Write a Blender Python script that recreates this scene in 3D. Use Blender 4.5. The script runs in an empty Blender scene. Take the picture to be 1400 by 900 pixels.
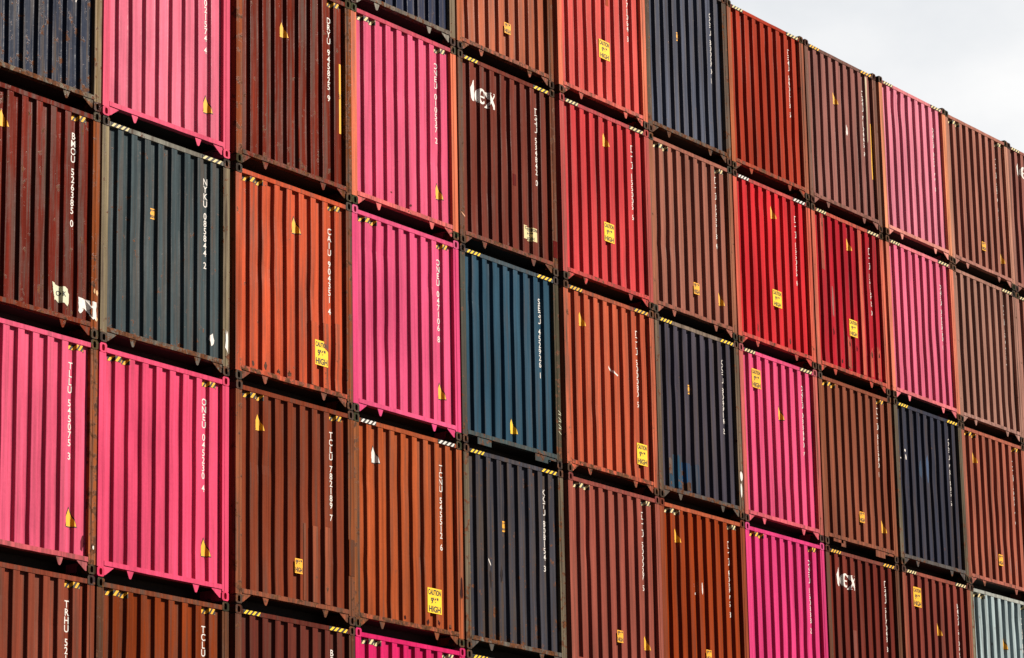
import bpy, bmesh, math, random
from mathutils import Vector, noise as mnoise

# ------------------------------------------------------------------ basics
W, H, PITCH_Z = 2.438, 2.896, 2.91
DEPTH = 12.19
TIERS = 7
TOP = TIERS * PITCH_Z
COL_X = [-2.487, 0.0, 2.551, 4.996, 7.486, 10.036, 12.499, 14.996, 17.491, 20.002, 22.471, 24.942]
COL_Y = [-0.009, 0.0, -0.015, -0.014, -0.004, -0.020, -0.015, 0.006, 0.010, -0.009, 0.011, 0.020]

scene = bpy.context.scene
COLL = scene.collection

def lin(c):
    c /= 255.0
    return c / 12.92 if c <= 0.04045 else ((c + 0.055) / 1.055) ** 2.4

LIT = (2.16, 2.10, 1.98)
GLOSS = 0.009   # what the gloss of the paint adds
def paint(r, g, b, wear=0.3):
    """base colour of a paint that shows (r, g, b) in full sun, and how worn it is"""
    return tuple(min(0.80, max(0.004, (lin(v) - GLOSS) / l)) for v, l in zip((r, g, b), LIT)) + (min(0.95, wear * 1.25 + 0.06),)

# ------------------------------------------------------------------ materials
class NT:
    def __init__(self, name):
        self.m = bpy.data.materials.new(name)
        self.m.use_nodes = True
        self.t = self.m.node_tree
        self.b = self.t.nodes['Principled BSDF']
    def n(self, kind, **kw):
        nd = self.t.nodes.new(kind)
        for k, v in kw.items():
            if k.startswith('i_'):
                key = k[2:]
                nd.inputs[int(key) if key.isdigit() else key].default_value = v
            else:
                setattr(nd, k, v)
        return nd
    def l(self, a, b):
        self.t.links.new(a, b)
    def math(self, op, a, b=None, clamp=False):
        nd = self.n('ShaderNodeMath', operation=op, use_clamp=clamp)
        for i, v in enumerate((a, b)):
            if v is None: continue
            if hasattr(v, 'default_value'): self.l(v, nd.inputs[i])
            else: nd.inputs[i].default_value = v
        return nd.outputs[0]
    def mix(self, fac, a, b, blend='MIX'):
        nd = self.n('ShaderNodeMix', data_type='RGBA', blend_type=blend)
        for i, v in ((0, fac), (6, a), (7, b)):
            if hasattr(v, 'default_value'): self.l(v, nd.inputs[i])
            elif i == 0: nd.inputs[0].default_value = v
            else: nd.inputs[i].default_value = v
        return nd.outputs[2]
    def maprange(self, v, a, b, c, d):
        nd = self.n('ShaderNodeMapRange')
        nd.inputs[1].default_value, nd.inputs[2].default_value = a, b
        nd.inputs[3].default_value, nd.inputs[4].default_value = c, d
        self.l(v, nd.inputs[0])
        return nd.outputs[0]

def make_paint():
    k = NT('weathered_paint')
    tc = k.n('ShaderNodeTexCoord'); oi = k.n('ShaderNodeObjectInfo')
    comb = k.n('ShaderNodeCombineXYZ')
    k.l(k.math('MULTIPLY', oi.outputs['Random'], 71.0), comb.inputs[0])
    k.l(k.math('MULTIPLY', oi.outputs['Random'], 37.0), comb.inputs[2])
    add = k.n('ShaderNodeVectorMath', operation='ADD')
    k.l(tc.outputs['Object'], add.inputs[0]); k.l(comb.outputs[0], add.inputs[1])
    P = add.outputs[0]
    def noise(scale, detail=4.0, rough=0.55, sx=1.0, sz=1.0):
        mp = k.n('ShaderNodeMapping'); mp.inputs['Scale'].default_value = (sx, sx, sz)
        k.l(P, mp.inputs[0])
        nd = k.n('ShaderNodeTexNoise'); nd.inputs['Scale'].default_value = scale
        nd.inputs['Detail'].default_value = detail; nd.inputs['Roughness'].default_value = rough
        k.l(mp.outputs[0], nd.inputs['Vector'])
        return nd.outputs['Fac']
    wear = oi.outputs['Alpha']
    col = oi.outputs['Color']
    big = noise(0.9, 3, 0.5, 1.0, 0.45)
    streak = noise(1.0, 4, 0.6, 17.0, 0.55)
    fine = noise(28.0, 3, 0.6)
    b1 = k.maprange(big, 0.3, 0.7, 0.78, 1.14)
    amp = k.math('MULTIPLY_ADD', wear, 2.1)
    amp.node.inputs[2].default_value = 0.65
    b2 = k.math('MULTIPLY', k.math('SUBTRACT', streak, 0.5), amp)
    b2 = k.math('MAXIMUM', k.math('ADD', b2, 0.98), 0.35)
    b3 = k.maprange(fine, 0.3, 0.7, 0.95, 1.05)
    br = k.math('MULTIPLY', k.math('MULTIPLY', b1, b2), b3)
    cb = k.n('ShaderNodeCombineColor')
    for i in range(3): k.l(br, cb.inputs[i])
    c1 = k.mix(1.0, col, cb.outputs[0], 'MULTIPLY')
    # chalky fading in patches
    fade = k.math('MULTIPLY', k.maprange(noise(2.1, 5, 0.6, 1.0, 0.3), 0.50, 0.75, 0.0, 0.55), wear, True)
    lighter = k.mix(1.0, k.mix(1.0, c1, (1.30, 1.30, 1.30, 1), 'MULTIPLY'), (0.012, 0.008, 0.005, 1), 'ADD')
    c2 = k.mix(fade, c1, lighter)
    # grime runs
    gr = k.math('MULTIPLY', k.maprange(noise(1.3, 6, 0.65, 7.0, 0.35), 0.47, 0.68, 0.0, 1.5), wear, True)
    c3 = k.mix(gr, c2, (0.038, 0.022, 0.013, 1))
    # rust blooms and chips, thicker low on each container
    sep = k.n('ShaderNodeSeparateXYZ'); k.l(tc.outputs['Object'], sep.inputs[0])
    low = k.maprange(sep.outputs[2], -2.35, -2.80, 0.0, 0.07)
    rn = k.math('ADD', noise(6.5, 9, 0.68), low)
    thr = k.math('SUBTRACT', 0.775, k.math('MULTIPLY', wear, 0.28))
    rust = k.math('MULTIPLY', k.math('SUBTRACT', rn, thr), 22.0, True)
    rc = k.mix(k.maprange(noise(20, 4), 0.35, 0.65, 0, 1), (0.030, 0.012, 0.006, 1), (0.11, 0.038, 0.013, 1))
    c4 = k.mix(rust, c3, rc)
    k.l(c4, k.b.inputs['Base Color'])
    rg = k.math('ADD', k.maprange(big, 0.3, 0.7, 0.17, 0.24), k.math('MULTIPLY', k.math('ADD', rust, gr), 0.4))
    k.l(rg, k.b.inputs['Roughness'])
    k.b.inputs['Specular IOR Level'].default_value = 0.05
    bp = k.n('ShaderNodeBump'); bp.inputs['Strength'].default_value = 0.22; bp.inputs['Distance'].default_value = 0.012
    k.l(k.math('ADD', k.math('ADD', noise(7.0, 3), k.math('MULTIPLY', rust, 0.25)), k.math('MULTIPLY', streak, 0.5)), bp.inputs['Height'])
    k.l(bp.outputs[0], k.b.inputs['Normal'])
    return k.m

def make_decal(name, col, rough=0.5, wearing=0.35, wcol=(0.10, 0.05, 0.03)):
    k = NT(name)
    tc = k.n('ShaderNodeTexCoord')
    nd = k.n('ShaderNodeTexNoise'); nd.inputs['Scale'].default_value = 14; nd.inputs['Detail'].default_value = 8
    nd.inputs['Roughness'].default_value = 0.7
    k.l(tc.outputs['Object'], nd.inputs['Vector'])
    f = k.maprange(nd.outputs['Fac'], 0.52, 0.72, 0.0, wearing)
    k.l(k.mix(f, col + (1,), wcol + (1,)), k.b.inputs['Base Color'])
    k.b.inputs['Roughness'].default_value = rough
    k.b.inputs['Specular IOR Level'].default_value = 0.15
    return k.m

PAINT = make_paint()
WHITE = make_decal('white_lettering', (0.508, 0.467, 0.426), wearing=0.35, wcol=(0.180, 0.115, 0.090))
YELLOW = make_decal('yellow_vinyl', (0.58, 0.285, 0.006), wearing=0.4, wcol=(0.205, 0.090, 0.010))
LEMON = make_decal('lemon_vinyl', (0.64, 0.385, 0.004), wearing=0.25, wcol=(0.287, 0.180, 0.016))
ORANGE = make_decal('amber_vinyl', (0.60, 0.265, 0.005), wearing=0.4, wcol=(0.197, 0.066, 0.010))
CREAM = make_decal('cream_vinyl', (0.476, 0.377, 0.180), wearing=0.45, wcol=(0.164, 0.107, 0.041))
BLACK = make_decal('black_vinyl', (0.014, 0.012, 0.010), wearing=0.3, wcol=(0.06, 0.04, 0.03))
PAPER = make_decal('pale_paper', (0.426, 0.410, 0.279), wearing=0.25, wcol=(0.230, 0.197, 0.131))
STEEL = make_decal('dark_steel', (0.045, 0.030, 0.022), 0.6, 0.6, (0.11, 0.05, 0.025))
UNDER = make_decal('dark_underside_hole_shade', (0.020, 0.016, 0.013), 0.8, 0.5, (0.05, 0.03, 0.02))

# ------------------------------------------------------------------ mesh helpers
def box(bm, x0, x1, y0, y1, z0, z1, mi=0):
    v = [bm.verts.new(p) for p in ((x0,y0,z0),(x1,y0,z0),(x1,y1,z0),(x0,y1,z0),(x0,y0,z1),(x1,y0,z1),(x1,y1,z1),(x0,y1,z1))]
    for q in ((0,3,2,1),(4,5,6,7),(0,1,5,4),(1,2,6,5),(2,3,7,6),(3,0,4,7)):
        f = bm.faces.new([v[i] for i in q]); f.material_index = mi
    return v

def prism(bm, poly, y0, y1):
    """poly: list of (x, z) counter-clockwise seen from -y; extruded from y0 to y1"""
    a = [bm.verts.new((x, y0, z)) for x, z in poly]
    b = [bm.verts.new((x, y1, z)) for x, z in poly]
    n = len(poly)
    bm.faces.new(a); bm.faces.new(b[::-1])
    for i in range(n):
        bm.faces.new((a[i], b[i], b[(i+1) % n], a[(i+1) % n]))

def finish(bm, name, mats):
    bmesh.ops.recalc_face_normals(bm, faces=bm.faces)
    me = bpy.data.meshes.new(name); bm.to_mesh(me); bm.free()
    for m in (mats if isinstance(mats, (list, tuple)) else [mats]): me.materials.append(m)
    return me

def put(name, me, parent, color=None, loc=(0, 0, 0)):
    o = bpy.data.objects.new(name, me); COLL.objects.link(o)
    o.parent = parent; o.location = loc
    if color: o.color = color
    return o

# ------------------------------------------------------------------ corrugation
POST = 0.123
RIDGE0, STEP, NR = 0.292, 0.2535, 8
RW, SL, DEEP, FRONT = 0.112, 0.017, 0.042, 0.006
DEPTHS = [.049, .048, .050, .049, .051, .053, .056, .053, .050, .052, .056, .056]

def bend(xs, p0, p1, p2, r, n):
    """round the corner p1 between p0 and p2"""
    p0, p1, p2 = Vector(p0), Vector(p1), Vector(p2)
    a = p1 + (p0 - p1).normalized() * r; c = p1 + (p2 - p1).normalized() * min(r, 0.6 * (p2 - p1).length)
    for i in range(n + 1):
        t = i / n
        q = a * (1 - t) ** 2 + p1 * 2 * t * (1 - t) + c * t * t
        xs.append((q.x, q.y))

def breaks(deep):
    base = [(POST - 0.03, FRONT + deep)]
    for k in range(NR):
        a = RIDGE0 + STEP * k
        base += [(a - SL, FRONT + deep), (a, FRONT), (a + RW, FRONT), (a + RW + SL, FRONT + deep)]
    base.append((W - POST + 0.03, FRONT + deep))
    xs = [base[0]]
    for i in range(1, len(base) - 1):
        outer = base[i][1] < FRONT + 0.001
        right_end = not outer and base[i+1][1] < FRONT + 0.001       # where the recess rises into the next rib
        bend(xs, base[i-1], base[i], base[i+1], 0.010 if outer else 0.030 if right_end else 0.018, 3 if outer else 5 if right_end else 2)
    xs.append(base[-1])
    return xs
_prof = {}
def get_profile(deep):
    if deep not in _prof: _prof[deep] = breaks(deep)
    return _prof[deep]
def profile(u, deep):
    if u <= POST or u >= W - POST: return -0.001
    pr = get_profile(deep)
    for (xa, ya), (xb, yb) in zip(pr, pr[1:]):
        if xa <= u <= xb: return ya + (yb - ya) * (u - xa) / max(1e-6, xb - xa)
    return FRONT + deep

class Dents:
    def __init__(self, seed, amp, deep=DEEP):
        self.deep = deep
        r = random.Random(seed)
        self.g = [(r.uniform(0.2, 2.25), r.uniform(0.25, 2.6), r.uniform(0.10, 0.35), r.uniform(0.12, 0.5),
                   r.uniform(-0.4, 1.0) * amp) for _ in range(9)]
        self.off = r.uniform(0, 100)
    def __call__(self, u, v):
        if u <= POST or u >= W - POST: return 0.0
        edge = min(1.0, max(0.0, (v - 0.10) / 0.15)) * min(1.0, max(0.0, (2.69 - v) / 0.15)) * \
               min(1.0, (u - POST) / 0.12) * min(1.0, (W - POST - u) / 0.12)
        s = sum(a * math.exp(-((u - cu) / su) ** 2 - ((v - cv) / sv) ** 2) for cu, cv, su, sv, a in self.g)
        s += 0.0018 * mnoise.noise((u * 6 + self.off, v * 2.2, 0))
        return s * edge

def end_panel(d, seed):
    bm = bmesh.new(); r = random.Random(seed)
    zt, zb, N = 0.075, 2.715, 22
    pr = get_profile(d.deep)
    jit0 = [r.uniform(-0.002, 0.002) for _ in range(len(pr) // 3 + 1)]
    jit = [jit0[i // 3] for i in range(len(pr))]
    rows = []
    for i in range(N + 1):
        v = zt + (zb - zt) * i / N
        rows.append([bm.verts.new((u + j * math.sin(v * 1.7 + q // 3) + 0.0015 * mnoise.noise((u * 3, v * 3, seed)), y + d(u, v), -v))
                     for q, ((u, y), j) in enumerate(zip(pr, jit))])
    for a, b in zip(rows, rows[1:]):
        for i in range(len(a) - 1):
            bm.faces.new((a[i], b[i], b[i+1], a[i+1]))
    me = bpy.data.meshes.new('end_panel'); bm.normal_update(); bm.faces.ensure_lookup_table()
    if bm.faces[0].normal.y > 0: bmesh.ops.reverse_faces(bm, faces=bm.faces)
    bm.to_mesh(me); bm.free(); me.materials.append(PAINT)
    return me

def decal_mesh(polys, d, mats, lift=0.003, name='decal'):
    """polys: list of (points[(u, v)], material index, extra lift); laid on the corrugated face"""
    bm = bmesh.new()
    for pts, mi, ex in polys:
        try: f = bm.faces.new([bm.verts.new((u, -(lift + ex), -v)) for u, v in pts])
        except ValueError: continue
        f.material_index = mi
    drape(bm, d)
    me = bpy.data.meshes.new(name); bm.to_mesh(me); bm.free()
    for m in mats: me.materials.append(m)
    return me

def drape(bm, d):
    bmesh.ops.triangulate(bm, faces=bm.faces[:])
    us = [v.co.x for v in bm.verts]; vs = [-v.co.z for v in bm.verts]
    if not us: return
    cuts = [x for x, _ in get_profile(d.deep) if min(us) < x < max(us)]
    for x in cuts:
        bmesh.ops.bisect_plane(bm, geom=bm.verts[:] + bm.edges[:] + bm.faces[:], plane_co=(x, 0, 0), plane_no=(1, 0, 0))
    z = math.floor(min(vs) / 0.12) * 0.12 + 0.12
    while z < max(vs):
        bmesh.ops.bisect_plane(bm, geom=bm.verts[:] + bm.edges[:] + bm.faces[:], plane_co=(0, 0, -z), plane_no=(0, 0, 1))
        z += 0.12
    for v in bm.verts:
        u, w = v.co.x, -v.co.z
        v.co.y += profile(u, d.deep) + d(u, w)
    bm.normal_update()
    for f in bm.faces:
        if f.normal.y > 0: f.normal_flip()

def text_bm(body, size, line=1.0, sx=1.0, align='CENTER', bold=0.0):
    cu = bpy.data.curves.new('lettering', 'FONT')
    cu.body = body; cu.size = size; cu.space_line = line; cu.align_x = align; cu.offset = bold
    o = bpy.data.objects.new('lettering', cu); COLL.objects.link(o)
    me = bpy.data.meshes.new_from_object(o)
    bpy.data.objects.remove(o); bpy.data.curves.remove(cu)
    bm = bmesh.new(); bm.from_mesh(me); bpy.data.meshes.remove(me)
    for v in bm.verts: v.co.x *= sx
    return bm

def place_text(bm, u, v, d, mat, lift=0.003, center_v=False):
    ys = [q.co.y for q in bm.verts]
    dy = (max(ys) + min(ys)) / 2 if center_v else max(ys)
    for q in bm.verts:
        q.co = Vector((u + q.co.x, -lift, -v + (q.co.y - dy)))
    drape(bm, d)
    me = bpy.data.meshes.new('lettering'); bm.to_mesh(me); bm.free(); me.materials.append(mat)
    return me

# ------------------------------------------------------------------ shared part meshes
def m_post(mirror):
    bm = bmesh.new()
    pr = [(0, 0.09), (0, 0.0), (0.074, 0.0), (0.078, 0.0045), (0.082, 0.0045), (0.088, 0.0025), (POST, 0.0025), (POST, 0.09)]
    N = 10
    rings = []
    for i in range(N + 1):
        z = -0.119 - (H - 0.238) * i / N
        rings.append([bm.verts.new(((W - x) if mirror else x, y, z)) for x, y in pr])
    for a, b in zip(rings, rings[1:]):
        for i in range(len(pr)):
            j = (i + 1) % len(pr)
            bm.faces.new((a[i], a[j], b[j], b[i]))
    return finish(bm, 'corner_post', PAINT)

def m_casting():
    bm = bmesh.new()
    w, dp, h = 0.128, 0.178, 0.118
    cx, cz, hw, hh = 0.064, -0.059, 0.026, 0.041
    outer, inner = [], []
    n = 16
    for i in range(n):
        a = 2 * math.pi * (i + 0.5) / n
        inner.append(bm.verts.new((cx + hw * math.copysign(abs(math.cos(a)) ** 0.6, math.cos(a)), -0.005, cz + hh * math.copysign(abs(math.sin(a)) ** 0.75, math.sin(a)))))
        t = max(abs(math.cos(a)), abs(math.sin(a)))
        outer.append(bm.verts.new((cx + w / 2 * math.cos(a) / t, -0.005, cz + h / 2 * math.sin(a) / t)))
    # true corners: pull the diagonal vertices out
    back = [bm.verts.new((v.co.x, dp, v.co.z)) for v in outer]
    deep = [bm.verts.new((v.co.x, 0.05, v.co.z)) for v in inner]
    for i in range(n):
        j = (i + 1) % n
        bm.faces.new((outer[i], outer[j], inner[j], inner[i]))
        bm.faces.new((inner[i], inner[j], deep[j], deep[i]))
        bm.faces.new((outer[j], outer[i], back[i], back[j]))
    f = bm.faces.new(deep); f.material_index = 1  # dark cap: the shade inside the hole is put into its colour
    bm.faces.new(back[::-1])
    return finish(bm, 'corner_casting', [PAINT, UNDER])

def m_lock():
    bm = bmesh.new(); box(bm, 0.028, 0.100, 0.03, 0.15, -0.0135, -0.0005)
    return finish(bm, 'twist_lock', STEEL)

def m_gusset(mirror):
    bm = bmesh.new()
    zt, zb = -(H - 0.140), -(H - 0.030)
    p = [(POST + 0.004, zt), (POST + 0.004, zb), (POST + 0.040, zb), (POST + 0.185, zt + -0.012), (POST + 0.185, zt)]
    if mirror: p = [(W - x, z) for x, z in p[::-1]]
    prism(bm, p, 0.012, 0.022)
    return finish(bm, 'gusset', PAINT)

def m_tab():
    bm = bmesh.new()
    zt = -(H - 0.140)
    p = [(-0.064, zt), (-0.030, zt - 0.075), (-0.018, zt - 0.097), (0.0, zt - 0.104), (0.018, zt - 0.097), (0.030, zt - 0.075), (0.064, zt)]
    prism(bm, p, 0.012, 0.022)
    return finish(bm, 'drop_lug', PAINT)

def m_pocket(u0, u1, h):
    bm = bmesh.new()
    zt = -(H - 0.140)
    prism(bm, [(u0, zt), (u0, zt - h), (u1, zt - h), (u1, zt)], 0.012, 0.022)
    return finish(bm, 'pocket_plate', PAINT)

def m_shell():
    """corrugated side walls, roof and floor of the box behind the end wall"""
    bm = bmesh.new()
    zt, zb = -0.045, -(H - 0.165)
    for s in (0, 1):
        xs = []
        y = 0.10
        while y < DEPTH - 0.45:
            for dy, o in ((0, 0.0), (0.07, 0.0), (0.14, 0.036), (0.21, 0.036), (0.278, 0.0)):
                xs.append((o, y + dy))
            y += 0.278
        col = []
        for o, yy in xs:
            x = 0.018 + o; x = W - x if s else x
            col.append((bm.verts.new((x, yy, zt)), bm.verts.new((x, yy, zb))))
        for a, b in zip(col, col[1:]):
            if (a[0].co - b[0].co).length > 1e-5: bm.faces.new((a[0], b[0], b[1], a[1]))
    box(bm, 0.004, W - 0.004, 0.085, DEPTH - 0.12, zt, zt + 0.018)
    for s in (0, 1):
        x0 = 0.003 if s == 0 else W - 0.06
        box(bm, x0, x0 + 0.057, 0.19, DEPTH - 0.19, -(H - 0.05), -(H - 0.20))
    box(bm, 0.02, W - 0.02, 0.075, DEPTH - 0.1, zb - 0.004, zb + 0.02, 1)
    y = 0.42
    while y < DEPTH - 0.3:
        box(bm, 0.064, W - 0.064, y, y + 0.06, -(H - 0.03), zb - 0.005, 1)
        y += 0.9
    return finish(bm, 'shell', [PAINT, UNDER])

def m_rear():
    bm = bmesh.new()
    for x in (0.0, W - 0.162):
        for z in (-0.118, -H): box(bm, x, x + 0.162, DEPTH - 0.178, DEPTH, z, z + 0.118)
        box(bm, x + 0.004, x + 0.150, DEPTH - 0.12, DEPTH - 0.004, -(H - 0.119), -0.119)
    box(bm, 0.155, W - 0.155, DEPTH - 0.075, DEPTH - 0.015, -(H - 0.05), -0.03)
    return finish(bm, 'rear_doors', PAINT)

def rail(seed, top, rough):
    """end rail with slightly bent, knocked edges"""
    bm = bmesh.new(); r = random.Random(seed)
    u0, u1 = (POST + 0.004, W - POST - 0.004)
    za, zb = (-0.050, -0.108) if top else (-(H - 0.200), -(H - 0.141))
    N = 26; rings = []
    for i in range(N + 1):
        u = u0 + (u1 - u0) * i / N
        w = mnoise.noise((u * 3.1 + seed * 1.7, seed * 0.31, 0)) * 0.004 * rough
        q = mnoise.noise((u * 11.0 + seed * 0.7, 7.7, seed * 0.2)) * 0.005 * rough
        y = -0.001 + 0.004 * rough * mnoise.noise((u * 4, 3.3, seed * 1.1))
        rings.append([bm.verts.new((u, y, za + w)), bm.verts.new((u, y, zb + w + q)), bm.verts.new((u, 0.085, zb + w + q)), bm.verts.new((u, 0.085, za + w))])
    for a, b in zip(rings, rings[1:]):
        for i in range(4): bm.faces.new((a[i], b[i], b[(i+1) % 4], a[(i+1) % 4]))
    bm.faces.new(rings[0]); bm.faces.new(rings[-1][::-1])
    return finish(bm, 'end_rail', PAINT)

MESH = dict(post_l=m_post(False), post_r=m_post(True), casting=m_casting(), lock=m_lock(), gus_l=m_gusset(False),
            gus_r=m_gusset(True), tab=m_tab(), shell=m_shell(), rear=m_rear())

# ------------------------------------------------------------------ decals
def hazard(u0, u1, on_rail, d, mat, seed):
    r = random.Random(seed)
    n = 4; step = (u1 - u0) / n
    v0, v1 = (0.052, 0.106) if on_rail else (0.118, 0.190)
    polys = [([(u0, v0), (u0, v1), (u1, v1), (u1, v0)], 0, 0.0)]
    lean = step * 0.45
    for i in range(n):
        a = u0 + i * step + step * 0.22 + r.uniform(-.004, .004); b = a + step * 0.50
        q = [(a + lean, v0 + .002), (a - lean * 0.5, v1 - .002), (b - lean * 0.5, v1 - .002), (b + lean, v0 + .002)]
        q = [(min(max(x, u0), u1), y) for x, y in q]
        polys.append((q, 1, 0.0012))
    if on_rail:
        bm = bmesh.new()
        for pts, mi, ex in polys:
            f = bm.faces.new([bm.verts.new((u, -0.0075 - ex, -v)) for u, v in pts]); f.material_index = mi
        bm.normal_update()
        for f in bm.faces:
            if f.normal.y > 0: f.normal_flip()
        me = bpy.data.meshes.new('hazard_stripe'); bm.to_mesh(me); bm.free()
        me.materials.append(BLACK); me.materials.append(mat)
        return me
    return decal_mesh(polys, d, [BLACK, mat], name='hazard_stripe')

def serial(parent, code, d, mat=WHITE, u=2.008, v=0.345):
    """owner letters, number and check digit, one letter under another in a recess of the wall"""
    y = v
    for g, nm in zip(code.split(' '), ('owner_letters', 'serial_number', 'check_digit')):
        bm = text_bm('\n'.join(g), 0.122, 0.0985 / 0.122, 0.92, bold=0.0016)
        put(nm, place_text(bm, u, y, d, mat), parent)
        y += 0.0985 * len(g) + 0.065

def rect(u0, v0, u1, v1): return [(u0, v0), (u0, v1), (u1, v1), (u1, v0)]

def caution(parent, uc, v0, w, h, d, mat, lines=('CAUTION', '9\'6"', 'HIGH'), flat=True):
    """a height sign fixed across two ribs as a thin flat plate, or a sticker pressed on the folds"""
    if flat:
        y = FRONT + d(uc, v0 + h / 2) - 0.004
        bm = bmesh.new()
        box(bm, uc - w/2, uc + w/2, y - 0.003, y, -(v0 + h), -v0)
        o = put('height_plate', finish(bm, 'height_plate', mat), parent)
    else:
        me = decal_mesh([(rect(uc - w/2, v0, uc + w/2, v0 + h), 0, 0.0)], d, [mat], name='height_sticker')
        o = put('height_sticker', me, parent)
    n = len(lines)
    for i, t in enumerate(lines):
        size = min(h / n * 0.98, w * 1.75 / max(3.2, len(t) * 0.78))
        bm = text_bm(t, size, bold=size * 0.035)
        ys = [q.co.y for q in bm.verts]; cy = (max(ys) + min(ys)) / 2
        xs = [q.co.x for q in bm.verts]; sx = min(1.0, w * 0.9 / (max(xs) - min(xs)))
        for q in bm.verts: q.co = Vector((uc + q.co.x * sx, -0.0045, -(v0 + h * (i + 0.5) / n) + q.co.y - cy))
        if flat:
            bm.normal_update()
            for q in bm.verts: q.co.y = y - 0.0042
            for f in bm.faces:
                if f.normal.y > 0: f.normal_flip()
        else: drape(bm, d)
        me = bpy.data.meshes.new('lettering'); bm.to_mesh(me); bm.free(); me.materials.append(BLACK)
        put('lettering', me, o)
    return o

def triangle(parent, uc, v0, d, mat, border=True, hw=0.088, h=0.215):
    uc += 0.014
    polys = []
    if border:
        polys.append(([(uc, v0 - 0.026), (uc - hw - 0.014, v0 + h + 0.012), (uc + hw + 0.014, v0 + h + 0.012)], 0, 0.0))
    polys.append(([(uc, v0), (uc - hw, v0 + h), (uc + hw, v0 + h)], 1, 0.0012))
    return put('warning_triangle', decal_mesh(polys, d, [BLACK, mat], name='warning_triangle'), parent)

def ragged(u0, v0, u1, v1, seed, amp=0.05, n=5):
    r = random.Random(seed)
    top = [(u0 + (u1 - u0) * i / n, v0 + r.uniform(-amp, amp)) for i in range(n + 1)]
    bot = [(u0 + (u1 - u0) * i / n, v1 + r.uniform(-amp, 0) * .4) for i in range(n + 1)]
    return top[::-1] + bot

def blob(u0, v0, u1, v1, seed, n=14, rough=0.35):
    r = random.Random(seed); cu, cv, a, b = (u0+u1)/2, (v0+v1)/2, (u1-u0)/2, (v1-v0)/2
    return [(cu + a * math.cos(-2*math.pi*i/n) * (k := 1 - r.random() * rough), cv + b * math.sin(-2*math.pi*i/n) * k) for i in range(n)]

def patch(parent, name, pts, d, color=None, mat=None, lift=0.002, label=None):
    o = put(name, decal_mesh([(pts, 0, 0.0)], d, [mat or PAINT], lift=lift, name=name), parent, color)
    if label: o['label'] = label
    return o

def tex_logo(parent, u, v, d, s=1.0):
    P = []
    t = [(.000,.140),(.040,.085),(.078,.0),(.096,.0),(.098,.100),(.120,.112),(.120,.146),(.099,.150),(.099,.27),(.114,.30),(.142,.29),(.152,.31),(.117,.345),(.055,.345),(.019,.30),(.019,.168),(.000,.163)]
    P.append((t, 0.0))
    cx, cy = .306, .212
    N = 22
    for i in range(N):
        a0 = math.radians(-2 + 322 * i / N); a1 = math.radians(-2 + 322 * (i + 1) / N)
        def o(a): return (cx + .118 * math.cos(a), cy - .128 * math.sin(a))
        def q(a): return (cx + .014 + .050 * math.cos(a), cy - .094 * math.sin(a))
        P.append(([o(a0), o(a1), q(a1), q(a0)], 0.0))
    P.append(([(cx - .06, cy - .004), (cx - .06, cy + .024), (cx + .116, cy + .024), (cx + .116, cy - .004)], 0.0008))
    P.append(([(0.460,0.090),(0.435,0.090),(0.435,0.104),(0.460,0.112),(0.620,0.336),(0.605,0.340),(0.605,0.352),(0.720,0.352),(0.720,0.340),(0.692,0.334),(0.540,0.104),(0.565,0.102),(0.565,0.090)], 0.0016))
    P.append(([(0.620,0.090),(0.620,0.102),(0.642,0.106),(0.470,0.330),(0.440,0.338),(0.440,0.352),(0.535,0.352),(0.535,0.340),(0.508,0.334),(0.670,0.108),(0.702,0.102),(0.702,0.090)], 0.0024))
    polys = [([(u + x * s, v + y * s) for x, y in p], 0, e) for p, e in P]
    return put('logo_lettering', decal_mesh(polys, d, [WHITE], name='logo_lettering'), parent)

# ------------------------------------------------------------------ the container
RC = lambda k: RIDGE0 + STEP * k - SL - (STEP - RW - 2 * SL) / 2     # middle of the recess left of ridge k

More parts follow.
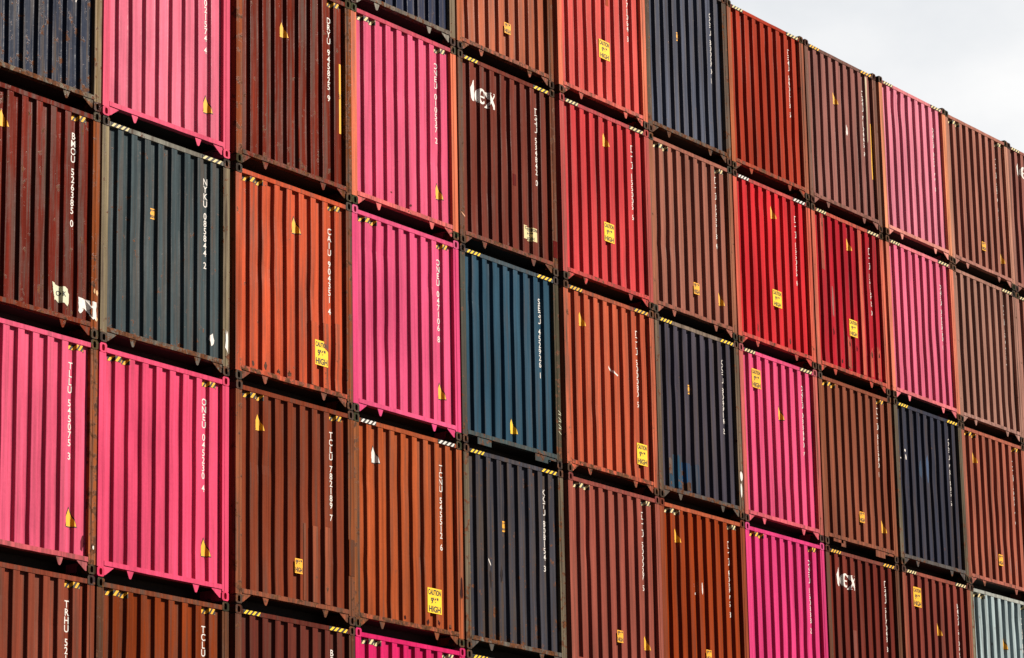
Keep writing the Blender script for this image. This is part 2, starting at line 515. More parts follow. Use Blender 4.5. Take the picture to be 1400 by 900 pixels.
def container(cx, row, spec, detailed=True):
    x = COL_X[cx] if 0 <= cx < 12 else (COL_X[0] - 2.49 if cx < 0 else COL_X[11] + 2.49)
    y = COL_Y[cx] if 0 <= cx < 12 else 0.0
    seed = (cx + 2) * 31 + row * 7
    rr = random.Random(seed)
    body = spec['body']; postc = spec.get('post', body); railb = spec.get('rail', body); railt = spec.get('trail', body)
    postr = spec.get('post_r', postc); cast = spec.get('cast', (rr.uniform(.018, .05), rr.uniform(.012, .024), rr.uniform(.008, .015), 0.9))
    t = bpy.data.objects.new('shipping_container', None); COLL.objects.link(t)
    t.empty_display_size = 0.5
    t.location = (x + (rr.uniform(-.004, .004) if row else 0), y + rr.uniform(-.006, .006), TOP - PITCH_Z * row)
    t['label'] = spec['label']; t['category'] = 'container'; t['group'] = spec['group']
    put('shell', MESH['shell'], t, body); put('rear_doors', MESH['rear'], t, body)
    d = Dents(seed, spec.get('dent', 0.010), spec.get('deep', DEPTHS[cx] if 0 <= cx < 12 else 0.042))
    put('end_panel', end_panel(d, seed), t, body)
    put('corner_post', MESH['post_l'], t, postc); put('corner_post', MESH['post_r'], t, postr)
    for ux in (0.0, W - 0.128):
        for low in (False, True):
            put('corner_casting', MESH['casting'], t, spec.get('cast_b' if low else 'cast_t', cast), (ux, 0, -(H - 0.118) if low else 0))
        if row < TIERS - 1: put('twist_lock', MESH['lock'], t, None, (ux, 0, -H))
        else: pass
    rg = spec.get('rough', 1.0)
    put('top_rail', rail(seed * 2 + 1, True, rg * 0.6), t, railt)
    put('bottom_rail', rail(seed * 2, False, rg), t, railb)
    if not detailed: return t, d
    gc = spec.get('gus', railb)
    if spec.get('pockets'):
        for a, b, h in spec['pockets']: put('pocket_plate', m_pocket(a, b, h), t, gc)
    else:
        put('gusset', MESH['gus_l'], t, gc); put('gusset', MESH['gus_r'], t, gc)
        for ux in (0.61, W - 0.61): put('drop_lug', MESH['tab'], t, gc, (ux, 0, 0))
    hz = spec.get('hz')
    if hz:
        mat = {'y': YELLOW, 'w': WHITE, 'c': CREAM, 'l': LEMON}[hz[1]]
        on = hz[0] == 'A'
        sides = hz[2:] or 'LR'
        if 'L' in sides: put('hazard_stripe', hazard(0.150 if on else 0.195, 0.490 if on else 0.560, on, d, mat, seed), t)
        if 'R' in sides: put('hazard_stripe', hazard(W - 0.550 if on else W - 0.500, W - 0.165 if on else W - 0.200, on, d, mat, seed + 1), t)
    if spec.get('code'): serial(t, spec['code'], d, v=spec.get('code_v', 0.345))
    if 'tri' in spec:
        k, v, *m = spec['tri']
        triangle(t, RC(k), v, d, {'w': WHITE, 'l': LEMON}.get(m[0] if m else '', YELLOW), 'n' not in m)
    if 'big' in spec:
        k, v, w, h, m = spec['big']
        caution(t, RC(k) + 0.025, v, w, h, d, {'l': LEMON, 'y': YELLOW, 'c': CREAM}[m], flat=w < .34)
    if 'small' in spec:
        k, v, w, h = spec['small']
        caution(t, RC(k) + (0.03 if w > 0.12 else 0.004), v, w, h, d, ORANGE, ('9\'6"', 'HIGH'), flat=w > .12)
    return t, d

G = 'shipping containers stacked in the wall'
NAVYP = paint(140, 124, 96, .55)
S = {}
def add(c, r, label, **k): S[(c, r)] = dict(label=label, group=G, **k)
br = paint
# column 0
add(0, 1, 'slate navy container with tan corner post, cut off in the photo\'s top left corner', body=br(62, 67, 80, .5), post=br(165, 138, 100, .5), rail=br(125, 112, 92, .7), code='KKFU 752814 4', trail=br(80, 80, 85, .5))
add(0, 2, 'dark maroon container with a torn OK sticker and white torn paper low on its end', body=br(126, 47, 20, .45), post=br(165, 88, 50, .6), rail=br(140, 62, 40, .45), code='BMOU 526385 0', tri=(2, .36, 'n'), hz='By')
add(0, 3, 'salmon pink container with rusty wooden-looking corner post at the photo\'s left edge', body=br(255, 105, 135, .12), post=br(172, 96, 58, .75), rail=br(225, 105, 110, .3), gus=br(205, 110, 110, .4), code='TLLU 545075 3', tri=(7, 2.146), hz='By')
add(0, 4, 'brown container cut off in the photo\'s bottom left corner, under the salmon pink one', body=br(152, 77, 57, .25), post=br(150, 78, 55, .4), code='TRHU 521830 6', hz='By')
# column 1
add(1, 1, 'bright light pink container at the photo\'s top, second stack from the left', body=br(255, 128, 150, .05), post=br(255, 105, 130, .05), rail=br(255, 105, 132, .06), cast_b=br(250, 95, 122, .08), code='ONEU 021574 4', tri=(7, 2.14), rough=.4)
add(1, 2, 'dark slate teal container with tan posts and one small amber label', body=br(82, 93, 94, .4), post=br(158, 140, 108, .5), rail=br(120, 112, 98, .75), trail=br(150, 145, 130, .5), gus=br(120, 112, 100, .6), code='NYKU 085844 2', small=(3, .975, .098, .14), hz='Ac')
add(1, 3, 'hot pink spotless container directly below the dark slate teal one', body=br(255, 92, 126, .05), cast_t=br(255, 90, 122, .08), cast_b=br(250, 78, 112, .08), code='ONEU 045230 4', tri=(7, 2.155), hz='By', rough=.3)
add(1, 4, 'rust brown container under the hot pink one, second stack from the left', body=br(148, 67, 34, .3), post=br(112, 72, 52, .6), rail=br(120, 70, 50, .6), trail=br(140, 76, 52, .5), code='TCLU 628104 5', hz='By')
# column 2
add(2, 1, 'dark red brown container with a long narrow yellow strip beside its right post', body=br(130, 50, 24, .42), post=br(150, 76, 44, .6), post_r=br(140, 76, 40, .8), rail=br(140, 66, 50, .6), code='DRYU 945825 9', tri=(3, .69, 'n'), hz='By')
add(2, 2, 'bright orange container with patched lower ribs and big yellow height sticker', body=br(222, 98, 64, .28), post=br(215, 100, 66, .45), post_r=br(160, 82, 52, .6), rail=br(205, 96, 68, .6), gus=br(160, 90, 70, .5), code='CAIU 904351 4', code_v=.44, tri=(4, .458), big=(6, 2.06, .275, .34, 'l'), hz='By', dent=.014)
add(2, 3, 'brown container with lighter patched ribs and small amber label, beneath the bright orange one', body=br(144, 70, 47, .22), post=br(155, 90, 62, .6), post_r=br(150, 84, 52, .5), rail=br(160, 92, 66, .5), code='TCLU 782189 7', tri=(1, .367, 'n'), small=(4, 2.16, .155, .195), hz='By', dent=.012)
add(2, 4, 'dull maroon brown container with striped top rail at the photo\'s bottom edge, left half', body=br(115, 58, 47, .2), post=br(118, 72, 54, .5), code='BEAU 440213 7', hz='Al')
# column 3
add(3, 0, 'dark navy container with grey rail, above the upper pink one at the photo\'s top', body=br(62, 68, 88, .3), post=br(150, 130, 105, .5), rail=br(128, 116, 102, .55), gus=br(160, 150, 135, .4))
add(3, 1, 'pink container with orange corner posts, upper of two pink ones in the fourth stack', body=br(255, 108, 140, .07), post=br(255, 138, 100, .25), rail=br(248, 122, 116, .35), trail=br(225, 95, 110, .2), code='ONEU 010537 2', tri=(7, 2.15), hz='Bc')
add(3, 2, 'deep pink container with all pink posts, lower of two pink ones in the fourth stack', body=br(255, 102, 142, .05), post=br(255, 92, 138, .05), cast_t=br(250, 110, 150, .2), gus=br(252, 92, 140, .05), code='ONEU 047106 8', tri=(7, 2.145), hz='By', rough=.4)
add(3, 3, 'burnt orange container with white triangle sign and white striped top rail', body=br(192, 94, 54, .25), post=br(160, 96, 60, .6), post_r=br(205, 108, 68, .4), rail=br(190, 98, 66, .75), trail=br(190, 96, 60, .15), gus=br(165, 92, 60, .5), code='TCNU 545512 6', code_v=.39, tri=(1, .389, 'w'), big=(6, 2.16, .32, .345, 'l'), hz='Aw')
add(3, 4, 'vivid magenta container showing only its top at the photo\'s bottom edge', body=br(240, 52, 112, .05), cast_t=br(240, 62, 116, .08), code='ONEU 118265 0', hz='Bc', rough=.3)
# column 4
add(4, 0, 'tan brown container with small amber label, cut by the photo\'s top edge', body=br(205, 116, 84, .2), post=br(200, 112, 74, .35), post_r=br(140, 84, 58, .5), rail=br(185, 105, 80, .6), code='TCLU 300418 6', small=(4, 2.17, .165, .165))
add(4, 1, 'dark brown container with big white lettering, above the teal one', body=br(134, 68, 55, .18), post=br(130, 80, 60, .6), rail=br(160, 88, 72, .6), code='TGHU 534842 0', code_v=.38, big=(6, 2.28, .36, .205, 'c'), hz='Al')
add(4, 2, 'petrol teal container with dark olive posts in the middle of the wall', body=br(62, 92, 108, .18), post=br(86, 84, 74, .5), post_r=br(92, 84, 66, .6), rail=br(82, 92, 90, .45), trail=br(88, 100, 104, .3), code='SEGU 452926 1', code_v=.40, tri=(4, 2.342, 'l'), hz='Al', pockets=((.37, .70, .10), (1.78, 2.10, .105), (2.10, W - POST - .004, .045)))
add(4, 3, 'grey navy container with weathered grey posts, directly below the teal one', body=br(80, 78, 83, .45), post=br(126, 112, 90, .65), rail=br(118, 110, 98, .65), gus=br(104, 98, 90, .5), code='KKTU 808154 3', small=(3, .96, .092, .155), hz='Al')
add(4, 4, 'dark container showing only a striped top rail at the photo\'s bottom edge', body=br(90, 90, 84, .3), hz='Al')
# column 5
add(5, 0, 'coral red container with salmon posts, cut by the photo\'s top edge', body=br(252, 108, 98, .1), post=br(255, 140, 105, .3), rail=br(235, 118, 102, .55), code='TEMU 771064 3', big=(4, 1.75, .29, .30, 'l'))
add(5, 1, 'rose red container below the coral red one with yellow height sticker', body=br(236, 84, 84, .1), post=br(215, 100, 92, .3), rail=br(220, 90, 84, .4), trail=br(205, 92, 92, .3), cast_t=br(190, 85, 80, .5), code='TCLU 155005 6', code_v=.33, tri=(4, .318, 'n'), big=(4, 1.765, .27, .30, 'l'), hz='Ac')
add(5, 2, 'orange container with curved scratch and sticker low right, beside the teal one', body=br(216, 104, 72, .2), post=br(220, 116, 84, .5), rail=br(210, 104, 76, .6), trail=br(195, 104, 76, .35), code='TCLU 500080 5', code_v=.38, tri=(1, .39, 'n'), big=(7, 2.155, .28, .33, 'l'), hz='Ay')
add(5, 3, 'reddish brown container with plain posts under the orange one beside the teal', body=br(172, 92, 76, .15), post=br(180, 100, 82, .25), cast_t=br(140, 72, 66, .5), trail=br(165, 88, 76, .2), code='TCLU 500027 5', code_v=.29, tri=(7, 2.17, 'n'), small=(4, 2.185, .155, .18), hz='Bc')
# column 6
add(6, 0, 'grey navy container with bumped right rib, at the photo\'s top beside the sky', body=br(100, 103, 115, .3), post=br(118, 98, 82, .6), rail=br(110, 98, 86, .7), trail=br(110, 100, 92, .4), code='KKFU 800270 1', code_v=.38, small=(3, .985, .085, .145))
add(6, 1, 'dusty brown container between two grey navy ones in the same stack', body=br(180, 114, 94, .15), post=br(182, 116, 88, .4), rail=br(178, 110, 90, .45), code='TCLU 265518 4', code_v=.25, tri=(7, 2.175, 'n'), small=(4, 2.185, .165, .185), hz='Bc')
add(6, 2, 'grey navy container with bright blue repainted area low on its left', body=br(86, 80, 88, .3), post=br(124, 104, 84, .6), rail=br(104, 98, 92, .65), trail=br(150, 130, 112, .4), gus=br(116, 104, 92, .4), code='KKFU 804914 2', code_v=.37, small=(3, .963, .085, .15), hz='Al')
add(6, 3, 'rusty orange red container under the grey navy one with blue repainted area', body=br(170, 72, 36, .12), post=br(165, 82, 52, .3), rail=br(160, 80, 54, .5), trail=br(190, 98, 66, .2), cast_t=br(120, 62, 46, .6), code='TCLU 402775 8', code_v=.38, tri=(1, .40, 'n'), small=(4, 2.185, .15, .17), hz='Bc')
# column 7
add(7, 0, 'brick red container at the top of the wall where the sky begins', body=br(192, 72, 50, .12), post=br(200, 112, 74, .35), post_r=br(190, 112, 84, .4), rail=br(190, 90, 66, .5), code='TEMU 640213 5', code_v=.32, hz='Ac')
add(7, 1, 'scarlet container with white striped top rail and yellow height sticker', body=br(238, 60, 64, .1), post=br(235, 112, 88, .35), rail=br(228, 96, 84, .45), trail=br(220, 100, 92, .25), code='TCLU 155026 4', code_v=.335, tri=(4, .335, 'n'), big=(4, 1.785, .28, .28, 'l'), hz='Aw')
add(7, 2, 'pink container with yellow height sticker in its upper left corner', body=br(255, 98, 138, .08), post=br(232, 118, 105, .4), rail=br(240, 110, 120, .25), cast_t=br(190, 100, 100, .5), code='ONEU 033490 7', code_v=.33, tri=(4, .82), big=(1, .345, .27, .31, 'y'), hz='Ac')
add(7, 3, 'magenta pink container with pink castings, lowest pink one right of centre', body=br(245, 78, 134, .05), cast_t=br(240, 95, 145, .12), code='ONEU 160338 2', code_v=.325, hz='By', rough=.35)
# column 8
add(8, 0, 'mauve brown container at the skyline with cream streak on its last rib', body=br(176, 116, 104, .18), post=br(150, 105, 88, .5), rail=br(165, 112, 98, .4), trail=br(140, 100, 88, .5), code='TGHU 710446 9', code_v=.40, tri=(3, .69, 'n'), hz='Ay')
add(8, 1, 'crimson container with faded coral ribs and rusted lower edge', body=br(205, 48, 58, .2), post=br(228, 118, 92, .4), rail=br(218, 98, 80, .5), trail=br(215, 105, 85, .3), code='TCLU 151672 0', code_v=.34, tri=(4, .335, 'n'), big=(4, 1.785, .265, .29, 'l'), hz='Ac', dent=.018)
add(8, 2, 'chestnut brown container with square pocket plates, above the lower white lettered one', body=br(160, 92, 68, .15), post=br(160, 96, 70, .35), rail=br(160, 96, 72, .4), code='TCLU 311590 1', code_v=.26, tri=(7, 2.21, 'n'), small=(4, 2.185, .165, .18), hz='By', pockets=((.30, .62, .055), (.55, .70, .11), (1.70, 2.02, .115), (2.02, W - POST - .004, .045)))
add(8, 3, 'dark maroon brown container with big white lettering, near the photo\'s bottom right', body=br(128, 58, 46, .18), post=br(120, 78, 58, .5), trail=br(150, 84, 70, .3), code='TGHU 517043 8', code_v=.335, hz='Ay')
# column 9
add(9, 0, 'pale pink container with peach posts at the skyline', body=br(255, 150, 166, .10), post=br(255, 162, 118, .25), rail=br(255, 166, 148, .15), trail=br(250, 150, 150, .15), code='ONEU 025177 3', code_v=.45, hz='Ac', rough=.5)
add(9, 1, 'pink container with orange posts, lower of the two pink ones near the right edge', body=br(255, 124, 150, .10), post=br(255, 146, 114, .3), rail=br(255, 136, 138, .2), trail=br(248, 138, 142, .2), code='ONEU 052960 1', code_v=.47, hz='Ac', rough=.5)
add(9, 2, 'charcoal navy container with faint blue smudge, below the two pink ones', body=br(72, 72, 82, .3), post=br(118, 106, 86, .6), rail=br(104, 98, 92, .4), code='KKFU 781305 6', code_v=.375, hz='Al', dent=.014)
add(9, 3, 'red brown container with yellow height sticker upper left, beside the mint one', body=br(152, 76, 62, .15), post=br(165, 92, 70, .3), trail=br(165, 92, 74, .2), code='BMOU 610922 5', code_v=.40, tri=(4, .835, 'n'), big=(1, .32, .27, .335, 'y'), hz='Ac')
# column 10
add(10, 0, 'light brown container at the skyline right of the pale pink one', body=br(194, 128, 108, .2), post=br(212, 150, 124, .3), rail=br(205, 140, 122, .3), code='TCLU 287014 3', code_v=.43, tri=(7, 2.24, 'n'), small=(4, 2.22, .15, .16), hz='Bc')
add(10, 1, 'taupe brown container right of the lower pink one near the right edge', body=br(190, 138, 118, .2), post=br(190, 138, 118, .4), rail=br(196, 145, 128, .35), code='TCLU 290633 7', code_v=.34, hz='AcR')
add(10, 2, 'terracotta container with amber label, right of the charcoal navy one', body=br(192, 110, 86, .22), post=br(190, 112, 88, .35), rail=br(195, 115, 95, .4), code='TCLU 508417 9', code_v=.36, tri=(1, .43, 'n'), small=(4, 2.205, .16, .20), hz='By', dent=.013)
add(10, 3, 'pale mint green container in the photo\'s bottom right corner', body=br(196, 212, 208, .35), post=br(150, 140, 112, .6), trail=br(190, 190, 176, .3), code='TTNU 801256 4', tri=(4, .78), hz='Bc')
# column 11
add(11, 0, 'brown container with white lettering at the skyline, cut by the photo\'s right edge', body=br(180, 115, 100, .18), post=br(170, 115, 98, .4), rail=br(178, 120, 104, .4), hz='Ac', code='TGHU 533001 6')
add(11, 1, 'brown container cut to a sliver by the photo\'s right edge, below the lettered one', body=br(184, 124, 104, .2), post=br(196, 138, 118, .4), hz='Ac', code='TCLU 288200 5')
hidden = [br(150, 78, 56, .3), br(190, 100, 70, .3), br(80, 82, 90, .3), br(250, 95, 130, .1), br(140, 66, 50, .3), br(215, 80, 76, .2)]

built = {}
for (c, r), sp in S.items():
    built[(c, r)] = container(c, r, sp)
hr = random.Random(5)
for c in range(-1, 13):
    for r in range(TIERS):
        if (c, r) in built: continue
        container(c, r, dict(body=hr.choice(hidden), post=br(140, 100, 76, .5), group='containers of the wall beyond the frame',
                             label='weathered container of the wall lying outside the photograph\'s frame'), detailed=False)

# ------------------------------------------------------------------ marks of single containers
def T(c, r): return built[(c, r)]
t, d = T(2, 1); patch(t, 'height_strip', rect(2.185, .95, 2.275, 1.95), d, mat=YELLOW, label='long narrow yellow strip')
me = place_text(text_bm('9\'6"', .10, sx=.9), 2.228, 1.42, d, BLACK, .0045, True); put('lettering', me, t.children[-1])
t, d = T(8, 0); patch(t, 'height_strip', rect(2.225, .94, 2.300, 1.956), d, mat=YELLOW, label='long narrow yellow strip')
patch(t, 'glare_streak', [(RIDGE0 + STEP * 7 - .002, .14), (RIDGE0 + STEP * 7 - .002, 1.36), (RIDGE0 + STEP * 7 + .02, 1.30), (RIDGE0 + STEP * 7 + .06, .14)], d, color=br(255, 225, 185, .25), label='cream streak of painted glare on the last rib')  # sun glare on the rib, put into the colour of a cream patch
patch(t, 'scuff', blob(1.315, 1.18, 1.385, 1.45, 3, 16, .7), d, mat=WHITE)
t, d = T(0, 2)
o = patch(t, 'torn_sticker', [(1.625, 2.325), (1.645, 2.37), (1.64, 2.42), (1.665, 2.47), (1.66, 2.505), (1.70, 2.53), (1.74, 2.525), (1.78, 2.555), (1.84, 2.55), (1.895, 2.585), (1.915, 2.54), (1.905, 2.47), (1.918, 2.43), (1.89, 2.40), (1.895, 2.37), (1.85, 2.345), (1.80, 2.352), (1.72, 2.335), (1.67, 2.34)], d, mat=PAPER, lift=.004, label='torn pale sticker reading OK')
put('lettering', place_text(text_bm('OK', .085, bold=.002), 1.80, 2.44, d, BLACK, .0056, True), o)
patch(t, 'torn_sticker', [(2.085, 2.425), (2.095, 2.46), (2.088, 2.50), (2.098, 2.545), (2.09, 2.60), (2.118, 2.628), (2.132, 2.60), (2.15, 2.615), (2.152, 2.56), (2.175, 2.525), (2.21, 2.55), (2.25, 2.535), (2.285, 2.56), (2.31, 2.55), (2.322, 2.60), (2.316, 2.64), (2.345, 2.66), (2.37, 2.645), (2.398, 2.668), (2.404, 2.60), (2.396, 2.54), (2.408, 2.48), (2.40, 2.435), (2.33, 2.43), (2.25, 2.418), (2.16, 2.43)], d, mat=WHITE, lift=.004, label='white torn paper')
for a in ((2.35, 2.25, 2.385, 2.34), (2.39, 2.265, 2.435, 2.36), (2.37, 2.60, 2.43, 2.68)): patch(t, 'scuff', blob(*a, seed=int(a[1]*100), n=9), d, color=br(255, 205, 150, .3))
t, d = T(1, 2)
patch(t, 'scuff', blob(2.055, 2.38, 2.150, 2.57, 8, 10), d, mat=WHITE)
patch(t, 'scuff', blob(2.345, 2.26, 2.42, 2.62, 9, 12, .6), d, mat=WHITE)
t, d = T(2, 2)
for k, v in ((5, 1.82), (6, 1.80), (7, 1.76)): patch(t, 'repair_patch', rect(RIDGE0 + STEP*k - .004, v, RIDGE0 + STEP*k + RW + .010, 2.69), d, color=br(214, 100, 66, .45), lift=.006)
t, d = T(2, 3)
for k, v in ((4, 1.67), (5, 1.68), (6, 1.66)): patch(t, 'repair_patch', rect(RIDGE0 + STEP*k + (.06 if k == 4 else -.004), v, RIDGE0 + STEP*k + RW + .010, 2.69), d, color=br(166, 92, 66, .4), lift=.006)
patch(t, 'repair_patch', rect(W - POST + .004, 1.75, W - .006, 2.24), d, color=br(110, 60, 38, .4), lift=.003)
t, d = T(4, 1)
tex_logo(t, .305, .375, d, .92)
patch(t, 'paint_patch', rect(1.33, 1.56, 1.415, 1.735), d, color=br(120, 36, 30, .15)); patch(t, 'paint_patch', rect(2.325, 2.36, 2.43, 2.62), d, color=br(118, 40, 32, .3))
patch(t, 'scuff', [(.035, 2.432), (.035, 2.452), (.12, 2.505), (.12, 2.48)], d, color=br(255, 190, 150, .2))
t, d = T(8, 3); tex_logo(t, .325, .325, d, .92)
t, d = T(11, 0); tex_logo(t, .35, .26, d, .92)
t, d = T(4, 2)
for i in range(7):
    v = 2.02 + i * .052
    patch(t, 'chalk_mark', [(2.372, v), (2.372, v + .010), (2.432, v + .048 - (i % 2) * .03), (2.432, v + .038 - (i % 2) * .03)], d, mat=PAPER)
t, d = T(4, 3); patch(t, 'scuff', [(.555, 1.555), (.555, 1.585), (.612, 1.665), (.612, 1.635)], d, mat=WHITE)
t, d = T(5, 2)
arc = [(1.19, .91), (1.185, .98), (1.20, 1.06), (1.25, 1.13), (1.32, 1.19), (1.40, 1.22)]
patch(t, 'scratch', arc + [(u + .012, v - .022) for u, v in arc[::-1]], d, mat=WHITE, label='curved white scratch')
t, d = T(5, 0); patch(t, 'repair_patch', rect(1.33, .90, 1.44, 1.147), d, color=br(200, 95, 65, .3))
t, d = T(6, 2)
for k, v, cc in ((1, 2.17, br(56, 90, 110, .45)), (2, 2.225, br(52, 84, 116, .45)), (3, 2.235, br(72, 84, 98, .4))):
    patch(t, 'paint_patch', ragged(RIDGE0 + STEP*k - .07, v, RIDGE0 + STEP*k + RW + .065, 2.68, k + 3, .025, 7), d, color=cc, lift=.002, label='blue repainted rib')
patch(t, 'paint_patch', ragged(RIDGE0 - .02, 2.50, RIDGE0 + RW + .06, 2.68, 9, .02), d, color=br(62, 84, 98, .4), lift=.002, label='blue repainted rib')
patch(t, 'rust_stain', ragged(RIDGE0 + .005, 2.24, RIDGE0 + RW - .02, 2.49, 10, .03), d, color=br(120, 102, 90, .5), lift=.003)
patch(t, 'rust_stain', ragged(RIDGE0 + STEP*1.72, 2.54, RIDGE0 + STEP*2 + RW - .01, 2.68, 11, .03), d, color=br(98, 62, 40, .6), lift=.004)
for a in ((2.34, 2.12, 2.43, 2.29), (2.345, 2.31, 2.40, 2.56)): patch(t, 'torn_sticker', blob(*a, seed=4, n=12, rough=.3), d, mat=WHITE)
t, d = T(6, 3)
for a in ((.90, 1.14, .935, 1.34), (1.00, 1.32, 1.03, 1.36), (1.12, 1.15, 1.16, 1.36)): patch(t, 'scuff', blob(*a, seed=2, n=9), d, mat=WHITE)
t, d = T(8, 1)
COR = br(238, 112, 90, .35)
patch(t, 'faded_rib', rect(RIDGE0 + STEP*5 - .004, .12, RIDGE0 + STEP*5 + RW + .012, 2.68), d, color=COR, label='coral rib')
for k, v in ((0, .15), (3, 2.12), (5, 2.2), (6, 2.22), (7, 2.15)):
    if k == 5: continue
    patch(t, 'faded_rib', ragged(RIDGE0 + STEP*k - .004, v, RIDGE0 + STEP*k + RW*.9, 2.68 if k else 1.1, k, .09), d, color=br(225, 100, 82, .5))
patch(t, 'scuff', blob(.57, 1.28, .66, 1.95, 6, 12, .5), d, color=br(190, 130, 120, .2))
DARK = br(66, 30, 26, .6)
for i, a in enumerate(((1.08, 2.16, 1.15, 2.30), (1.33, 2.20, 1.38, 2.32), (1.84, 2.22, 1.90, 2.36), (2.09, 2.18, 2.17, 2.34), (.82, 2.52, .88, 2.64), (.58, 2.0, .63, 2.2))):
    patch(t, 'rust_stain', blob(*a, seed=i + 20, n=13, rough=.6), d, color=DARK)
t, d = T(3, 1)
for i, a in enumerate(((.86, 2.52, .93, 2.56), (.40, 2.61, .47, 2.66), (1.30, 2.60, 1.36, 2.66))): patch(t, 'rust_stain', blob(*a, seed=i + 30, n=11, rough=.6), d, color=br(120, 40, 40, .6))
t, d = T(0, 3)
patch(t, 'rust_stain', blob(2.355, 2.50, 2.425, 2.62, 41, 13, .5), d, color=br(50, 34, 28, .6)); patch(t, 'scuff', blob(2.375, 2.545, 2.41, 2.60, 42, 9, .4), d, mat=WHITE, lift=.004)
patch(t, 'rust_stain', blob(2.22, 2.40, 2.30, 2.66, 43, 13, .6), d, color=br(120, 50, 60, .5))
t, d = T(7, 1)
for i, a in enumerate(((.60, 2.45, .64, 2.62), (1.6, 2.5, 1.66, 2.66))): patch(t, 'rust_stain', blob(*a, seed=i + 50, n=11, rough=.6), d, color=br(130, 60, 50, .6))
t, d = T(2, 2)
for i, a in enumerate(((.32, 2.58, .39, 2.68), (.57, 2.55, .66, 2.68), (.83, 2.60, .93, 2.69), (1.06, 2.58, 1.15, 2.69))): patch(t, 'rust_stain', blob(*a, seed=i + 60, n=13, rough=.6), d, color=br(96, 46, 30, .6))
t, d = T(3, 3)
for i, a in enumerate(((1.07, 2.60, 1.13, 2.68), (1.58, 2.58, 1.66, 2.69), (1.83, 2.56, 1.90, 2.68), (2.09, 2.60, 2.16, 2.69), (2.35, 1.9, 2.43, 2.3))): patch(t, 'rust_stain', blob(*a, seed=i + 70, n=13, rough=.6), d, color=br(70, 34, 22, .6))
t, d = T(10, 2)
for i, a in enumerate(((1.08, 1.95, 1.13, 2.5), (1.60, 2.1, 1.66, 2.6), (1.84, 2.05, 1.89, 2.62))): patch(t, 'scuff', blob(*a, seed=i + 80, n=13, rough=.7), d, color=br(216, 150, 132, .3))
t, d = T(4, 3)
for i, a in enumerate(((.57, 1.66, .64, 2.0), (.82, 1.6, .90, 1.9))): patch(t, 'rust_stain', blob(*a, seed=i + 90, n=13, rough=.6), d, color=br(52, 48, 50, .5))
t, d = T(9, 2)
patch(t, 'paint_patch', blob(1.06, .80, 1.17, 1.33, 7), d, color=br(96, 112, 138, .2)); patch(t, 'paint_patch', blob(.80, .92, .92, 1.30, 17), d, color=br(74, 92, 112, .2))
for i, a in enumerate(((.30, .84, .36, .90), (.33, .92, .37, 1.05), (.24, .99, .27, 1.02))): patch(t, 'scuff', blob(*a, seed=i, n=9), d, mat=WHITE)
t, d = T(8, 3); patch(t, 'repair_patch', rect(RIDGE0 + STEP*2, 1.32, RIDGE0 + STEP*2 + RW, 2.3), d, color=br(158, 92, 78, .3))
t, d = T(7, 2); patch(t, 'scuff', blob(.93, 2.50, 1.0, 2.68, 5, 10), d, color=br(255, 180, 180, .1))

# ------------------------------------------------------------------ ground
def make_ground():
    k = NT('yard_asphalt')
    tc = k.n('ShaderNodeTexCoord')
    nd = k.n('ShaderNodeTexNoise'); nd.inputs['Scale'].default_value = 0.35; nd.inputs['Detail'].default_value = 8
    k.l(tc.outputs['Object'], nd.inputs['Vector'])
    n2 = k.n('ShaderNodeTexNoise'); n2.inputs['Scale'].default_value = 40; n2.inputs['Detail'].default_value = 4
    k.l(tc.outputs['Object'], n2.inputs['Vector'])
    f = k.math('MULTIPLY', k.maprange(nd.outputs['Fac'], .3, .7, .2, 1), k.maprange(n2.outputs['Fac'], .3, .7, .7, 1))
    k.l(k.mix(f, (.035, .034, .032, 1), (.075, .072, .068, 1)), k.b.inputs['Base Color'])
    k.b.inputs['Roughness'].default_value = 0.85
    bp = k.n('ShaderNodeBump'); bp.inputs['Strength'].default_value = .4; k.l(n2.outputs['Fac'], bp.inputs['Height']); k.l(bp.outputs[0], k.b.inputs['Normal'])
    return k.m
bm = bmesh.new()
R_ = 4000
vs = [bm.verts.new((x, y, 0.013)) for x, y in ((-R_, -R_), (R_, -R_), (R_, R_), (-R_, R_))]
bm.faces.new(vs)
g = bpy.data.objects.new('ground', finish(bm, 'ground', make_ground())); COLL.objects.link(g); g['kind'] = 'structure'

# ------------------------------------------------------------------ light and sky
AZ, EL = math.radians(34), math.radians(27)
to_sun = Vector((math.sin(AZ) * math.cos(EL), -math.cos(AZ) * math.cos(EL), math.sin(EL)))
sl = bpy.data.lights.new('sun', 'SUN'); sl.energy = 5.0; sl.angle = math.radians(0.5); sl.color = (1.0, 0.93, 0.83)
so = bpy.data.objects.new('sun', sl); COLL.objects.link(so)
so.rotation_euler = (-to_sun).to_track_quat('-Z', 'Y').to_euler()
so.location = (20, -40, 40)

w = bpy.data.worlds.new('World'); scene.world = w; w.use_nodes = True
nt = w.node_tree; bg = nt.nodes['Background']; out = nt.nodes['World Output']
sky = nt.nodes.new('ShaderNodeTexSky'); sky.sky_type = 'NISHITA'; sky.sun_disc = False
sky.air_density = 0.14; sky.dust_density = 0.1; sky.ozone_density = 1.0; sky.sun_elevation = EL; sky.sun_rotation = math.atan2(to_sun.x, to_sun.y)
bg.inputs['Strength'].default_value = 0.05
nt.links.new(sky.outputs[0], bg.inputs['Color'])
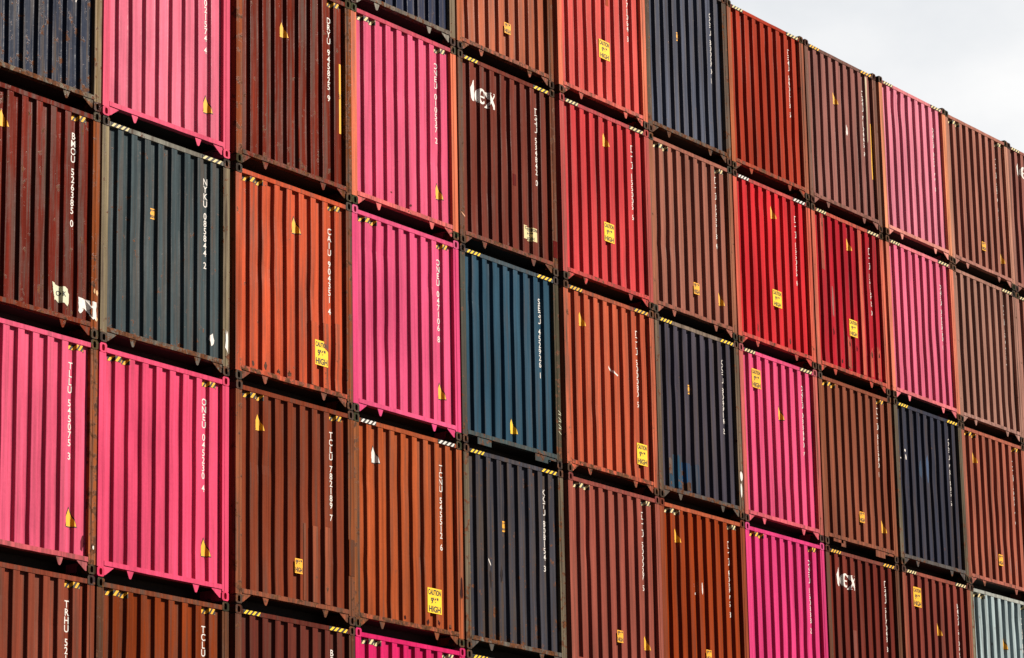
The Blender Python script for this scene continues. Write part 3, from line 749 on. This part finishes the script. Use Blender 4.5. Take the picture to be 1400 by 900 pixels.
# a bank of bright cloud that stands over the far side of the stack
tc = nt.nodes.new('ShaderNodeTexCoord')
cn = nt.nodes.new('ShaderNodeTexNoise'); cn.inputs['Scale'].default_value = 2.6; cn.inputs['Detail'].default_value = 5; cn.inputs['Roughness'].default_value = .5
nt.links.new(tc.outputs['Generated'], cn.inputs['Vector'])
dot = nt.nodes.new('ShaderNodeVectorMath'); dot.operation = 'DOT_PRODUCT'; dot.inputs[1].default_value = (.70, .66, .20)
nt.links.new(tc.outputs['Generated'], dot.inputs[0])
ad = nt.nodes.new('ShaderNodeMath'); ad.operation = 'MULTIPLY_ADD'; ad.inputs[1].default_value = .5
nt.links.new(cn.outputs['Fac'], ad.inputs[0]); nt.links.new(dot.outputs['Value'], ad.inputs[2])
mr = nt.nodes.new('ShaderNodeMapRange'); mr.interpolation_type = 'SMOOTHSTEP'
mr.inputs[1].default_value = .82; mr.inputs[2].default_value = 1.08
nt.links.new(ad.outputs[0], mr.inputs[0])
cr = nt.nodes.new('ShaderNodeMapRange'); cr.inputs[1].default_value = .35; cr.inputs[2].default_value = .65; cr.inputs[3].default_value = .0; cr.inputs[4].default_value = 1.0
c2 = nt.nodes.new('ShaderNodeTexNoise'); c2.inputs['Scale'].default_value = 7.5; c2.inputs['Detail'].default_value = 6; c2.inputs['Roughness'].default_value = .52
cmp_ = nt.nodes.new('ShaderNodeMapping'); cmp_.inputs['Scale'].default_value = (1, 1, 1.8); cmp_.inputs['Location'].default_value = (.35, .1, .2)
nt.links.new(tc.outputs['Generated'], cmp_.inputs[0]); nt.links.new(cmp_.outputs[0], c2.inputs['Vector'])
nt.links.new(c2.outputs['Fac'], cr.inputs[0])
cc = nt.nodes.new('ShaderNodeMix'); cc.data_type = 'RGBA'; cc.inputs[6].default_value = (.76, .79, .83, 1); cc.inputs[7].default_value = (.99, .99, .99, 1)
nt.links.new(cr.outputs[0], cc.inputs[0])
cb = nt.nodes.new('ShaderNodeBackground'); cb.inputs['Strength'].default_value = 0.535; nt.links.new(cc.outputs[2], cb.inputs['Color'])
mx = nt.nodes.new('ShaderNodeMixShader')
nt.links.new(mr.outputs[0], mx.inputs[0]); nt.links.new(bg.outputs[0], mx.inputs[1]); nt.links.new(cb.outputs[0], mx.inputs[2])
nt.links.new(mx.outputs[0], out.inputs['Surface'])

# ------------------------------------------------------------------ camera
cam = bpy.data.cameras.new('camera'); co = bpy.data.objects.new('camera', cam); COLL.objects.link(co)
cam.sensor_width = 36.0; cam.lens = 36.0 * 4583.2 / 1400.0; cam.clip_start = 0.5; cam.clip_end = 9000
co.location = (-29.4957, -27.0385, TOP - 18.8705)
co.rotation_euler = (math.radians(104.4145), math.radians(1.06976), math.radians(-54.4473))
scene.camera = co

vsn = scene.view_settings
vsn.view_transform = 'Standard'; vsn.look = 'None'; vsn.exposure = 0.90; vsn.gamma = 1.0; vsn.use_curve_mapping = False
